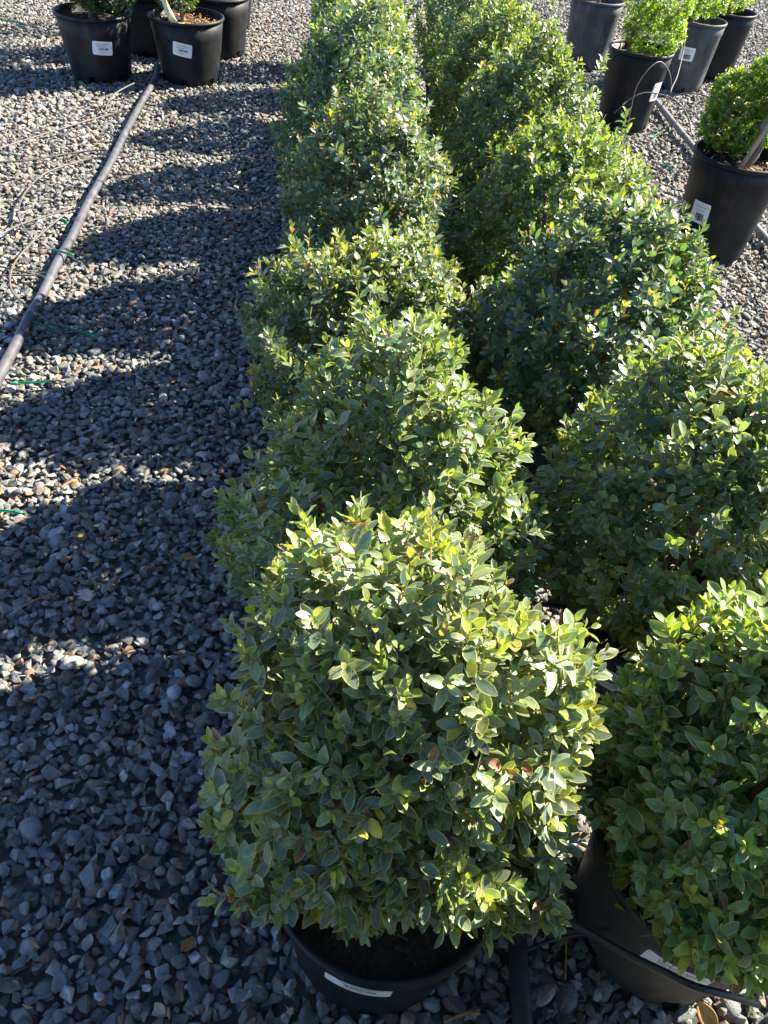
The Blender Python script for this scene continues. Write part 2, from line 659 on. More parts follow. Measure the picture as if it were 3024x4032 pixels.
# ------------------------------------------------------------------ pots
def text_mesh(body, size):
    cu = bpy.data.curves.new('print', 'FONT')
    cu.body = body
    cu.size = size
    cu.align_x = 'LEFT'
    o = bpy.data.objects.new('print', cu)
    me = o.to_mesh()
    vs = [tuple(v.co) for v in me.vertices]
    fs = [tuple(p.vertices) for p in me.polygons]
    o.to_mesh_clear()
    bpy.data.objects.remove(o)
    return vs, fs


TXT1 = text_mesh('MOUNTAIN', .0105)
TXT2 = text_mesh('TREE NURSERY', .0072)


def add_label(pot, D, d, H, ang, zc, w=.10, h=.063, tilt=0.0, upright=False, peel=0.0):
    """paper label wrapped on the pot wall: paper sheet plus its print"""
    def wrap(u, v, off):
        cu, su = math.cos(tilt), math.sin(tilt)
        uu, vv = u*cu - v*su, u*su + v*cu
        z = zc + vv
        r = (d + (D-d)*z/H)/2 + off
        a = ang + uu/r
        return (r*math.cos(a), r*math.sin(a), z)
    mb = MB()
    nu, nv = 14, 8
    vs, fs = [], []
    for j in range(nv+1):
        for i in range(nu+1):
            u, v = -w/2+w*i/nu, -h/2+h*j/nv
            if i in (0, nu) and j in (0, nv):
                u *= .97
                v *= .95
            vs.append(wrap(u, v, .0010 + peel*max(0, .3-i/nu)**2))
    for j in range(nv):
        for i in range(nu):
            a = j*(nu+1)+i
            fs.append((a, a+1, a+nu+2, a+nu+1))
    mb.add(vs, fs, 0)

    def quad(u0, v0, u1, v1):
        n = max(1, int((u1-u0)/.008))
        for k in range(n):
            a, b = u0+(u1-u0)*k/n, u0+(u1-u0)*(k+1)/n
            mb.add([wrap(a, v0, .0016), wrap(b, v0, .0016), wrap(b, v1, .0016), wrap(a, v1, .0016)], [(0, 1, 2, 3)], 1)
    for (tv, tf), (ou, ov) in ((TXT1, (-.31*w, .24*h)), (TXT2, (-.31*w, .09*h))):
        mb.add([wrap(ou+x, ov+y, .0016) for x, y, z in tv], tf, 1)
    r = random.Random(3)
    x = -.2*w
    by0, by1 = (-.14*h, .03*h) if not upright else (-.36*h, -.02*h)
    while x < .26*w:
        bw = r.choice((.0012, .002, .003) if upright else (.0006, .0009, .0014, .002))
        quad(x, by0, x+bw, by1)
        x += bw + r.choice((.0006, .0009, .0015))
    if not upright:
        quad(-.24*w, -.235*h, .1*w, -.222*h)
        quad(-.24*w, -.30*h, .22*w, -.288*h)
        quad(-.24*w, -.36*h, .16*w, -.35*h)
        quad(-.44*w, -.20*h, -.34*w, -.185*h)
        quad(.12*w, .30*h, .40*w, .312*h)
        quad(.12*w, .20*h, .42*w, .21*h)
    else:
        pass
    return mb.build('label', [M_LABEL, M_INK], pot, True)


POT_CACHE = {}


def add_pot(root, D, H, d, mat, holes=True, lip=.012, band=None, key=None):
    R, r = D/2, d/2
    k = (round(D, 3), round(H, 3), round(d, 3), mat.name, holes)
    wall = .003

    def rad(z):
        return r + (R-.006-r)*z/H
    n = 60
    if k not in POT_CACHE:
        mb = MB()
        prof = [(r-.012, .004), (r-.002, .0), (rad(.004), .004), (rad(.030), .030)]
        if band:
            prof += [(rad(H*band-.01), H*band-.01), (rad(H*band)+.004, H*band-.002), (rad(H*band)+.004, H*band+.012), (rad(H)+.001, H)]
        else:
            prof += [(rad(H*.35), H*.35), (rad(H*.7), H*.7), (rad(H), H)]
        prof += [(rad(H)-wall, H), (rad(H*.55)-wall, H*.55), (rad(.030)-wall, .030), (r-.012, .012), (.001, .012)]
        hole = (lambda i, kk: i == 2 and kk % 10 in (4, 5)) if holes else None
        mb.lathe(prof, n, 0, hole, .006, root.location.x*7)
        o = mb.build('pot', mat, root, True)
        rm = MB()
        rr = rad(H)
        rm.lathe([(rr-.004, H-.014), (rr+lip*.55, H-.013), (rr+lip*.62, H-.006), (rr+lip*.5, H+.001), (rr+.001, H+.0035), (rr-.0045, H+.002), (rr-.0046, H-.014)], n, 0, None, .006, root.location.x*7)
        ro = rm.build('rim', mat, o, True)
        POT_CACHE[k] = (o.data, ro.data)
        return o
    a, b = POT_CACHE[k]
    o = link(bpy.data.objects.new('pot', a), root)
    link(bpy.data.objects.new('rim', b), o)
    return o


def add_soil(root, rad, z, chips=0, seed=0, csize=1.0, cmat=None):
    rg = random.Random(seed)
    vs, fs = [(0, 0, z+.012)], []
    nr, n = 7, 30
    for i in range(1, nr+1):
        for k in range(n):
            a = 2*math.pi*k/n
            q = rad*i/nr
            vs.append((q*math.cos(a), q*math.sin(a), z + .012*(1-i/nr) + (rg.uniform(-.004, .005) if i < nr else 0)))
    for k in range(n):
        fs.append((0, 1+k, 1+(k+1) % n))
    for i in range(nr-1):
        for k in range(n):
            a, b = 1+i*n+k, 1+i*n+(k+1) % n
            fs.append((a, a+n, b+n, b))
    mesh_obj('soil', vs, fs, M_SOIL, root, True)
    if chips:
        mb = MB()
        for _ in range(chips):
            q, a = rad*math.sqrt(rg.random())*.95, rg.uniform(0, 6.283)
            mt = Matrix.Translation((q*math.cos(a), q*math.sin(a), z+.012+rg.uniform(0, .008))) @ Matrix.Rotation(rg.uniform(0, 6.28), 4, 'Z') @ Matrix.Rotation(rg.gauss(0, .3), 4, 'Y') @ Matrix.Rotation(rg.gauss(0, .4), 4, 'X')
            mb.box(mt, csize*rg.uniform(.008, .036), csize*rg.uniform(.003, .009), csize*rg.uniform(.002, .005))
        o = mb.build('mulch', cmat or M_MULCH, root)
        o['kind'] = 'stuff'


# ------------------------------------------------------------------ potted boxwood
def boxwood(x, y, label, zt=.83, r=.275, seed=1, L0=.025, base=(.045, .085, .035), tipc=(.26, .32, .05), n_shoot=800, lod='near', near_n=300,
            odd=.03, lab=None, e=2.15, pot=(.36, .294, .289), z0=None, wid=1.04, lean=(0, 0), soil=True, mat=None, potmat=None, off=(0, 0), sy=.95, cone=.16):
    rg = np.random.default_rng(seed)
    root = thing('potted_boxwood', (x, y, 0), label, 'shrub', 'boxwood shrubs in the double row')
    D, H, d = pot
    po = add_pot(root, D, H, d, potmat or M_POT)
    if lab:
        add_label(po, D-.012, d, H, *lab)
    if soil:
        add_soil(root, D/2-.014, H-.035, 60 if lod == 'near' else 0, seed, .5, M_BITS)
    z0 = H+.0 if z0 is None else z0
    r -= .018
    zt -= .018
    zc = z0 + .40*(zt-z0)
    hu, hl = zt-zc, zc-z0
    n_shoot = int(n_shoot*1.12)
    u, s = surface(rg, n_shoot, -.86, e, .085)
    h = np.where(u[:, 2] > 0, hu, hl)
    cx, cy = lean
    con = 1 - cone*np.clip(u[:, 2], 0, 1)
    shell = np.stack([r*con*u[:, 0]*s + cx*(u[:, 2]+.5) + off[0], sy*r*con*u[:, 1]*s + cy*(u[:, 2]+.5) + off[1], zc + h*u[:, 2]*s], -1)
    nrm = norm(np.stack([u[:, 0]/r, u[:, 1]/r, u[:, 2]/h], -1))
    n = len(u)
    nrm[:, 2] = np.maximum(nrm[:, 2], -.2)
    nrm = norm(nrm)
    upw = np.where(u[:, 2] > -.3, .85, .6)[:, None]
    dirs = norm(nrm*.62 + np.array([0, 0, 1.])*upw + rg.normal(0, .30, (n, 3)))
    off0 = rg.normal(-.004, .015, n) + np.where(rg.random(n) < .12, rg.uniform(.01, .05, n), 0)
    tip = shell + dirs*off0[:, None]
    P, A, N, Ln, C = shoots(rg, tip, dirs, L0, np.array(base), np.array(tipc), odd=odd, pairs=(4, 6) if lod != 'far' else (3, 5))
    # a looser inner layer that closes the crown
    m = int(n*1.7)
    u2, s2 = surface(rg, m, -.8, e)
    h2 = np.where(u2[:, 2] > 0, hu, hl)
    q = rg.uniform(.58, .88, len(u2))
    con2 = 1 - cone*np.clip(u2[:, 2], 0, 1)
    P2 = np.stack([r*con2*u2[:, 0]*s2*q + off[0], sy*r*con2*u2[:, 1]*s2*q + off[1], zc + h2*u2[:, 2]*s2*q], -1)
    A2 = norm(rg.normal(size=P2.shape) + u2)
    N2 = norm(np.cross(A2, rg.normal(size=P2.shape)))
    C2 = np.array(base)[None]*np.exp(rg.normal(0, .25, (len(P2), 1)))
    P, A, N = np.concatenate([P, P2]), np.concatenate([A, A2]), np.concatenate([N, N2])
    Ln, C = np.concatenate([Ln, np.full(len(P2), L0*1.1)]), np.concatenate([C, C2])
    rel = np.stack([P[:, 0]/r, P[:, 1]/r, (P[:, 2]-zc)/np.where(P[:, 2] > zc, hu, hl)], -1)
    view = norm(np.array([-x, -y, CAMH-zc]))
    out = np.clip(np.linalg.norm(rel, axis=1)-.45, 0, 1)*np.clip(norm(rel) @ view + .15, 0, 1)
    tpl = {'near': LEAF_NEAR, 'mid': LEAF_MID, 'far': LEAF_FAR}[lod]
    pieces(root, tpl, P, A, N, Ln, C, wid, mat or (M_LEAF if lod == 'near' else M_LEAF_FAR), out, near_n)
    # stems: a short trunk that splits into limbs, and the shoots
    mb = MB()
    rr = random.Random(seed)
    mb.tube([(0, 0, H-.05), (rr.uniform(-.01, .01), .004, H+.03), (.006, 0, H+.09)], [.013, .011, .010], 7)
    for _ in range(16 if lod != 'far' else 9):
        a, el = rr.uniform(0, 6.28), rr.uniform(.3, 1.4)
        dv = Vector((math.cos(a)*math.cos(el)*r, math.sin(a)*math.cos(el)*r, math.sin(el)*(zt-H)))
        p0 = Vector((0, 0, H+rr.uniform(-.02, .09)))
        p1 = p0 + dv*.45 + Vector((rr.uniform(-.03, .03), rr.uniform(-.03, .03), .01))
        mb.tube([p0, p1, p0+dv*.70], [.006, .004, .002], 5, cap=False)
    mb.build('branches', M_BARK, root, True)
    if lod != 'far':
        tw = MB()
        twigs(tw, tip, dirs, np.full(n, .07), .0011)
        o = tw.build('twigs', M_TWIG, root)
        o['kind'] = 'stuff'
    return root


GREY = (.118, .158, .098)  # leaf tints per shrub; the differing light on them is partly put into these
BLUE = (.064, .124, .088)
MIDG = (.094, .148, .084)
YELL = (.108, .165, .064)
TIPY = (.30, .34, .06)
ROWX = -.11
# the row beside the gravel walk
boxwood(.10, -.06, 'boxwood below the photo, only leaf tips showing at the bottom edge', .845, .265, 50, base=GREY, tipc=(.42, .46, .07), n_shoot=680, lod='mid', near_n=0, mat=M_LEAF)
boxwood(.06, .484, 'large grey-green boxwood with cream-edged leaves in labelled black pot, closest of its row', .83, .262, 1, .0272, GREY, TIPY, 1060,
        'near', 300, .045, lab=(math.radians(-99), .226, .10, .06, math.radians(-2)), lean=(-.01, .02), off=(.0, .066), z0=.285, sy=.95)
boxwood(.0, 1.03, 'bushy boxwood with spreading side shoots, second back beside the gravel walk', .825, .268, 2, .026, MIDG, (.24, .31, .06), 900, 'near', 300, .02, lean=(.01, 0), off=(0, -.03), cone=.26)
boxwood(-.085, 1.60, 'flat-topped olive boxwood with yellowish tips, third back beside the gravel walk', .755, .275, 3, .025, (.094, .140, .078), (.36, .34, .08), 820, 'mid', 300, .03)
boxwood(-.13, 2.24, 'tall dull-green boxwood with reddish tips, fourth back beside the gravel walk', .86, .262, 4, .024, (.086, .138, .086), (.30, .27, .12), 800, 'mid', 300, .03, cone=.2)
boxwood(-.245, 2.80, 'tall boxwood with bright yellow top shoots, fifth back beside the gravel walk', .91, .275, 5, .025, BLUE, (.36, .42, .05), 720, 'mid', 0, .02, cone=.2)
boxwood(-.29, 3.44, 'boxwood cut by the top edge, sixth back beside the gravel walk', .87, .265, 6, .026, MIDG, TIPY, 640, 'mid', 0, .02, cone=.2)
boxwood(-.34, 4.04, 'boxwood behind the sixth one of the walk row', .87, .26, 7, .026, MIDG, TIPY, 560, 'far', 0, .02, cone=.2)
boxwood(-.40, 4.66, 'boxwood beyond the top edge, eighth in the walk row', .87, .26, 8, .026, MIDG, TIPY, 560, 'far', 0, .02, cone=.2)
boxwood(-.46, 5.24, 'boxwood beyond the top edge, ninth in the walk row', .87, .26, 9, .026, MIDG, TIPY, 520, 'far', 0, .02)
boxwood(-.53, 5.84, 'boxwood beyond the top edge, tenth in the walk row', .87, .26, 10, .026, MIDG, TIPY, 520, 'far', 0, .02)
# the second row
boxwood(.635, -.03, 'unseen boxwood added to shade the near gravel, at the near end of the second row', .80, .27, 51, base=MIDG, n_shoot=560, lod='far', near_n=0)  # out of view, added to keep sun off the gravel at lower left
boxwood(.565, .545, 'bright green boxwood with orange stems in the lower right corner', .74, .258, 21, .0275, (.112, .190, .062), (.38, .44, .07), 920, 'near', 300, .04,
        lab=(math.radians(-110), .2, .10, .06), off=(.012, .03), potmat=M_POT_WORN)
boxwood(.56, 1.04, 'rounded green boxwood above the labelled dusty pot at the right edge', .86, .283, 22, .026, (.092, .148, .084), (.36, .38, .08), 920, 'near', 300, .02,
        lab=(math.radians(-118), .215, .10, .06), off=(.02, .02), potmat=M_POT_WORN, z0=.27)
boxwood(.475, 1.645, 'blue-green boxwood with yellow tips, third back in the second row', .86, .27, 23, .026, BLUE, (.40, .40, .06), 840, 'mid', 300, .03)
boxwood(.40, 2.24, 'yellow-green boxwood over a black pot with an arched tube, fourth back in the second row', .86, .28, 24, .025, YELL, (.34, .38, .06), 800, 'mid', 300, .02, cone=.2)
boxwood(.335, 2.84, 'dense green boxwood, fifth back in the second row', .88, .27, 25, .025, (.086, .142, .070), (.36, .40, .07), 720, 'mid', 0, .02, cone=.2)
boxwood(.27, 3.44, 'boxwood cut by the top edge, sixth back in the second row', .88, .27, 26, .026, YELL, TIPY, 640, 'mid', 0, .02, cone=.2)
boxwood(.21, 4.04, 'boxwood behind the sixth one of the second row', .87, .26, 27, .026, MIDG, TIPY, 560, 'far', 0, .02)
boxwood(.15, 4.62, 'last boxwood at the far end of the second row', .87, .26, 28, .026, MIDG, TIPY, 560, 'far', 0, .02)


# ------------------------------------------------------------------ tree-form plants in large pots
def blob(rg, c, rx, rz, n, L0, base, tipc, up=.5):
    u, s = surface(rg, n, -.95, 2.0, .09)
    shell = np.array(c)[None] + np.stack([rx*u[:, 0]*s, rx*u[:, 1]*s, rz*u[:, 2]*s], -1)
    d = norm(u + np.array([0, 0, up]) + rg.normal(0, .3, u.shape))
    tip = shell + d*rg.normal(0, .008, (len(u), 1))
    return shoots(rg, tip, d, L0, np.array(base), np.array(tipc), pairs=(3, 5), odd=.01, oddc=((.3, .3, .05), (.4, .36, .05)))


def potted_tree(x, y, label, pot, mat, blobs, trunk, seed, L0=.016, base=(.105, .185, .030), tipc=(.48, .54, .06), lab=None, band=None, chips=0, group=None, wid=1.25, stake=None, name='potted_topiary', lip=.012, dens=1.4, near_n=0):
    rg = np.random.default_rng(seed)
    root = thing(name, (x, y, 0), label, 'shrub', group)
    D, H, d = pot
    po = add_pot(root, D, H, d, mat, band=band, lip=lip)
    if lab:
        add_label(po, D-.012, d, H, *lab)
    add_soil(root, D/2-.016, H-.045, chips, seed)
    parts = [blob(rg, c, rx, rz, int(n*dens), L0, base, tipc) for c, rx, rz, n in blobs]
    P, A, N, Ln, C = [np.concatenate(q) for q in zip(*parts)]
    pieces(root, LEAF_FAR if not near_n else LEAF_MID, P, A, N, Ln, C, wid, M_LEAF_TOP, np.ones(len(P)), near_n)
    mb = MB()
    mb.tube(spline(trunk, 6), .014, 8)
    for c, rx, rz, n in blobs:
        j = min(trunk, key=lambda t: (Vector(t)-Vector(c)).length)
        mb.tube([j, (Vector(j)+Vector(c))/2+Vector((0, 0, .01)), c], [.008, .006, .004], 5)
    mb.build('trunk', M_BARK, root, True)
    if stake:
        sm = MB()
        sm.tube(stake, .0095, 10)
        so = sm.build('stake', M_WOOD, root, True)
        tm = MB()
        p = Vector(stake[0]).lerp(Vector(stake[-1]), .62)
        ax = (Vector(stake[-1])-Vector(stake[0])).normalized()
        tm.tube([p-ax*.008, p+ax*.008], .0112, 10)
        tm.build('tie', M_GREEN, so, True)
    return root


def helix(n, r0, r1, z0, z1, ph, turns, lob, rz, ns, c=(0, 0)):
    out = []
    for i in range(n):
        t = i/(n-1)
        a = ph + 2*math.pi*turns*t
        r = r0+(r1-r0)*t
        out.append(((c[0]+r*math.cos(a), c[1]+r*math.sin(a), z0+(z1-z0)*t), lob*(1-.35*t), rz*(1-.35*t), ns))
    return out


BIG = (.441, .332, .341)
TALL = (.381, .415, .300)
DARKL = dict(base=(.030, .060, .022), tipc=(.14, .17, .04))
GA = 'labelled black pots at the end of the gravel walk'
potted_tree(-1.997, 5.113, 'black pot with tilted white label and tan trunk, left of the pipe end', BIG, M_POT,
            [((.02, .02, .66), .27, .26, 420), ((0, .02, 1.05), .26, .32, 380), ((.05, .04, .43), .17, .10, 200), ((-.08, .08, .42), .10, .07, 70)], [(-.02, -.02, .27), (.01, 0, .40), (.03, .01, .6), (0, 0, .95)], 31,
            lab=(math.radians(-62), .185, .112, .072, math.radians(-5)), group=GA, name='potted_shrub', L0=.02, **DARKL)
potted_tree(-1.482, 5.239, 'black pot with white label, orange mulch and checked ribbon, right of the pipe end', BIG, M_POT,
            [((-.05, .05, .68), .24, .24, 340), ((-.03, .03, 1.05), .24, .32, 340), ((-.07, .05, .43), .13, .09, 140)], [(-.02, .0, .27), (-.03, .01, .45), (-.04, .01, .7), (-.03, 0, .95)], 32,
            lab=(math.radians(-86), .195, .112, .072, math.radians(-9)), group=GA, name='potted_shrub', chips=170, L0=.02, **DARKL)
pa = at(575, 221, 0)
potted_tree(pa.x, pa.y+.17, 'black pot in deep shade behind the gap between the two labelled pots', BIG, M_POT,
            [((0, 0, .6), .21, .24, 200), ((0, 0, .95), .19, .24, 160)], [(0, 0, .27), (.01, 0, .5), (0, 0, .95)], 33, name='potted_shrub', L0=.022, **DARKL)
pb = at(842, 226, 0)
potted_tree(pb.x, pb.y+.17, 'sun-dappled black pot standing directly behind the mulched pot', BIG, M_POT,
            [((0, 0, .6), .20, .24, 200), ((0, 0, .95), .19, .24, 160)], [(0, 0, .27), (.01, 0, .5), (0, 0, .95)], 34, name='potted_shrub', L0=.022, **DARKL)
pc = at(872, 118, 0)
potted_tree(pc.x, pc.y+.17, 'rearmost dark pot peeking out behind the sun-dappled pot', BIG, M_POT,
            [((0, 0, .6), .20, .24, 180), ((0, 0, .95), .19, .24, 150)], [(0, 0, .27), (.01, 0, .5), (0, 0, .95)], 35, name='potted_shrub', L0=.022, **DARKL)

GR = 'topiaries in tall dusty pots'
potted_tree(1.13, 6.60, 'topiary pot cut by the top edge beside the end of the boxwood row', TALL, M_POT_DUSTY, helix(7, .06, .05, .66, 1.2, 1, 1.4, .15, .12, 110), [(0, 0, .35), (.03, .01, .6), (-.02, 0, .9), (0, 0, 1.2)], 41, group=GR, band=.84)
potted_tree(1.21, 5.225, 'bright green topiary in tall black pot with hooped tubes in front', TALL, M_POT,
            [((.05, .0, .50), .175, .13, 340), ((.04, .02, .66), .175, .14, 320), ((-.03, .06, .85), .13, .12, 150), ((.05, 0, 1.0), .12, .11, 110)],
            [(-.07, .0, .36), (-.06, .02, .55), (-.02, .02, .8), (0, 0, 1.0)], 42, group=GR, lab=(math.radians(-42), .225, .078, .10, 0, True), band=.84)
potted_tree(1.776, 6.255, 'topiary in pale dusty pot with square white label', TALL, M_POT_DUSTY,
            [((.0, .0, .53), .16, .12, 240), ((-.05, .04, .80), .15, .13, 200), ((.05, 0, .98), .13, .12, 140)], [(-.05, -.02, .36), (-.03, 0, .6), (0, 0, 1.0)], 43, group=GR,
            lab=(math.radians(-108), .235, .098, .082, 0, True))
potted_tree(2.10, 6.68, 'topiary pot standing farthest back on the right, behind the pale labelled pot', TALL, M_POT,
            [((-.04, 0, .52), .16, .12, 200), ((.0, .04, .80), .15, .13, 170), ((.0, 0, .98), .13, .12, 110)], [(0, 0, .36), (-.03, 0, .6), (0, 0, 1.0)], 44, group=GR, band=.84)
potted_tree(1.345, 3.50, 'spiral topiary with wooden stake in black pot at the right edge', (.40, .415, .305), M_POT,
            [((-.05, .10, .50), .125, .115, 300), ((-.02, .19, .58), .13, .115, 280), ((.10, .20, .66), .12, .11, 220), ((.20, .10, .72), .12, .11, 200), ((.20, -.04, .80), .12, .11, 180), ((.10, -.12, .90), .11, .10, 160),
             ((-.02, -.08, .98), .10, .09, 150), ((-.08, .04, 1.05), .10, .09, 130), ((.02, .1, 1.12), .10, .09, 120), ((.16, .16, .50), .10, .09, 120)],
            [(-.01, -.08, .36), (.04, -.05, .45), (.03, -.02, .53), (.07, .0, .62), (.05, .02, .8), (.03, 0, 1.1)], 45, group=GR, lab=(math.radians(-138), .20, .085, .09, 0, True), band=.84, chips=60,
            stake=[(-.045, -.125, .36), (.03, -.09, .58), (.10, -.06, .80)], near_n=150)

# ------------------------------------------------------------------ irrigation pipes, tubes and stakes
def pipe(name, pts, r, mat, label, cat='pipe', n=12, sp=8, group=None):
    mb = MB()
    mb.tube(spline(pts, sp), r, n)
    return tag(mb.build(name, mat, None, True), label, cat, group)


def wander(pts, n=9, a=.006, seed=4):
    r_ = random.Random(seed)
    q = spline(pts, n)
    return [p + Vector((r_.gauss(0, a*.45), 0, r_.uniform(-a, a*.25))) for p in q]


def px(*pts, z=.006):
    return [at(p[0], p[1], p[2] if len(p) > 2 else z) for p in pts]


def zq(p, ox=0, oy=250, s=.7836):
    return tuple([ox+p[0]*s, oy+p[1]*s] + list(p[2:]))


pipe('water_pipe', wander(px((-330, 2080), (0, 1470), (165, 1150), (330, 838), (465, 575), (592, 338), (640, 240), (700, 130), z=.020), 3, .010), .0175, M_PIPE, 'grey irrigation pipe lying across the gravel walk')
mb = MB()
e0, e1 = at(586, 350, .024), at(566, 388, .024)
pipe('water_pipe', [(.345, -.6, .018), (.312, .344, .02), (.305, .52, .02), (.24, 1.1, .018), (.15, 2.0, .018), (-.05, 4.0, .018)], .0170, M_PIPE_BLACK, 'black irrigation pipe running between the two rows of boxwood')
pipe('water_pipe', [at(2580, 395, .024), at(2670, 505, .024), at(2745, 598, .024), at(2830, 720, .024), Vector((1.75, 2.6, .02))], .0170, M_PVC, 'light grey pipe on the gravel beside the staked topiary')

TUBES = [
    ([(650, 237, .03), (560, 255), (430, 290), (300, 330), (170, 370), (0, 425), (-200, 490)], 'thin drip tube curving off the pipe, farthest of those on the walk'),
    ([(545, 432, .03), (440, 440), (330, 455), (150, 485), (0, 495), (-200, 500)], 'thin nearly straight drip tube second from the pipe end'),
    ([(530, 468, .03), (460, 478), (370, 500), (230, 550), (140, 630), (95, 720), (105, 800), (165, 885)], 'thin drip tube bent in a hook beside the pipe'),
    ([(400, 725, .03), (350, 736), (270, 755), (100, 810), (0, 860), (-200, 960)], 'thin drip tube slanting from mid-pipe to the left edge'),
    ([(350, 740, .012), (260, 810, .02), (150, 910, .03), (75, 1000, .03), (50, 1080, .03), (70, 1160, .03), (160, 1235, .045), (215, 1275, .03), (270, 1308, .012), (305, 1314, .010)], 'thin drip tube looping over the pipe to a green stake'),
    ([(240, 1080, .03), (190, 1063), (130, 1050), (0, 1020), (-200, 990)], 'upper of two short drip tubes crossing below the hook'),
    ([(255, 1050, .03), (200, 1056), (150, 1063), (0, 1065), (-200, 1070)], 'lower of two short drip tubes crossing below the hook'),
    ([(830, 95), (770, 82, .015), (720, 85, .03), (680, 97, .04), (640, 115, .05), (580, 150, .05), (550, 185, .03), (533, 225), (545, 245), (600, 245, .02), (640, 240, .03)], 'thin drip tube bowed up at the pipe end before the pots'),
    ([(-200, 1210), (0, 1255), (60, 1270), (110, 1285, .02)], 'short drip tube end at the left edge by the stakes'),
]
for pts, lb in TUBES:
    pipe('drip_tube', [at(*zq(p)[:2], p[2] if len(p) > 2 else .020) for p in pts], .0040, M_TUBE, lb, 'tube', 7, 6, 'thin drip tubes')


def z2(p, Y):   # pixel measured in the crop at (2200, 0) -> point standing at distance Y
    d = _r*((2200+p[0]*.4967-CXP)/FPX) - _u*((p[1]*.4967-CYP)/FPX) + _f
    return Vector((0, 0, CAMH)) + d*(Y/d.y)


def arch(pts, lb, r=.0034, mat=M_TUBE):
    pipe('drip_tube', pts, r, mat, lb, 'tube', 7, 8, 'thin drip tubes')


arch([z2((545, 1010), 4.80), z2((560, 920), 4.82), z2((585, 800), 4.84), z2((620, 680), 4.86), z2((700, 560), 4.9), z2((800, 490), 4.95), z2((870, 560), 5.0), z2((890, 660), 5.02), z2((882, 745), 5.04)], 'tall hoop of drip tube in front of the black topiary pot')
arch([z2((440, 900), 4.75), z2((500, 840), 4.76), z2((540, 805), 4.78), z2((620, 755), 4.8), z2((720, 735), 4.82), z2((880, 770), 4.82), z2((980, 850), 4.78), z2((1035, 950), 4.7), z2((1050, 1045), 4.62)], 'low wide hoop of drip tube over the light grey pipe')
arch([z2((985, 180), 5.75), z2((1000, 235), 5.7), z2((998, 330), 5.65), z2((985, 420), 5.6), z2((940, 600), 5.45), z2((900, 690), 5.3), z2((880, 745), 5.2)], 'drip tube climbing between the topiary pots')
arch([z2((780, 900), 4.9), z2((830, 820), 4.9), z2((880, 780), 4.9), z2((950, 752), 4.9), z2((1030, 740), 4.9), z2((1150, 755), 4.88), z2((1260, 810), 4.8), z2((1400, 900), 4.6)], 'drip tube arching toward the staked topiary')
arch([z2((1300, 690), 5.15), z2((1350, 610), 5.5), z2((1420, 540), 5.75), z2((1530, 470), 6.1)], 'faint drip tube on the shaded gravel behind the staked topiary', .0028, M_TUBE_BLACK)


def z5(p, h):
    return at(1980+p[0]*.6293, 3200+p[1]*.6293, h)


TB = dict(mat=M_TUBE_BLACK)
pipe('drip_tube', [z5((20, 420), .30), z5((100, 490), .30), z5((250, 590), .31), z5((430, 690), .32), z5((750, 870), .33), z5((1000, 990), .33), z5((1200, 1085), .33), z5((1440, 1150), .31), z5((1600, 1200), .28)], .0052, M_TUBE_BLACK,
     'thick black feed tube slung across to the lower right pot', 'tube', 9, 8)
pipe('drip_tube', [z5((80, 720), .03), z5((300, 735), .06), z5((500, 742), .10), z5((750, 735), .18), z5((950, 730), .26)], .0036, M_TUBE_BLACK, 'black feed tube leaving the black pipe straight toward the lower right pot', 'tube', 7, 8)
pipe('drip_tube', [z5((90, 880), .02), z5((200, 840), .03), z5((300, 800), .04), z5((430, 770), .06), z5((560, 755), .09)], .0036, M_TUBE_BLACK, 'short black feed tube leaving the black pipe at a slant', 'tube', 7, 8)


def z7(p, h):
    return at(1700+p[0]*.798, 2000+p[1]*.798, h)


pipe('drip_tube', [z7((430, 465), .33), z7((560, 478), .335), z7((700, 495), .34), z7((830, 518), .345), z7((950, 545), .35), z7((1120, 610), .34), z7((1300, 690), .30)], .0048, M_TUBE_BLACK, 'black feed tube crossing over the dusty labelled pot', 'tube', 9, 8)


def z8(p, h):
    return at(1750+p[0]*.3617, 950+p[1]*.3617, h)


pipe('drip_tube', [z8((60, 260), .26), z8((130, 190), .30), z8((200, 145), .33), z8((300, 125), .35), z8((430, 130), .37), z8((560, 165), .38), z8((760, 270), .38), z8((920, 365), .36), z8((1020, 450), .33)], .0050, M_TUBE_BLACK,
     'arched black feed tube before the yellow-green boxwood', 'tube', 9, 8)


def drip_stake(p, q, label, z=.012, w=.0085):
    a, b = at(*p, z), at(*q, z+.003)
    ax = (b-a)
    ln = ax.length
    ax.normalize()
    root = thing('drip_stake', a, label, 'stake', 'green plastic drip stakes')
    side = ax.cross(Vector((0, 0, 1))).normalized()
    up = side.cross(ax)
    rot = Matrix((ax, side, up)).transposed().to_4x4()
    mb = MB()
    # cross-section is a plus: two crossed fins, pointed at the far end
    for s1, s2 in ((w, .0022), (.0022, w)):
        vs = []
        for t, k in ((.10*ln, 1.0), (.82*ln, .9), (ln, .08)):
            for y, z_ in ((-1, -1), (1, -1), (1, 1), (-1, 1)):
                vs.append(rot @ Vector((t, y*s1/2*k, z_*s2/2*k)))
        fs = [(0, 3, 2, 1), (8, 9, 10, 11)]
        for i in (0, 4):
            for k in range(4):
                k2 = (k+1) % 4
                fs.append((i+k, i+k2, i+4+k2, i+4+k))
        mb.add(vs, fs)
    mb.build('spike', M_GREEN, root)
    hb = MB()
    hb.tube([rot @ Vector((-.01, 0, 0)), rot @ Vector((.0, 0, 0)), rot @ Vector((.10*ln, 0, 0)), rot @ Vector((.13*ln, 0, 0))], [w*.30, w*.62, w*.66, w*.5], 10)
    hb.build('emitter_head', M_GREEN, root, True)
    return root


def z9(p):
    return (p[0]*.663, 700+p[1]*.663)


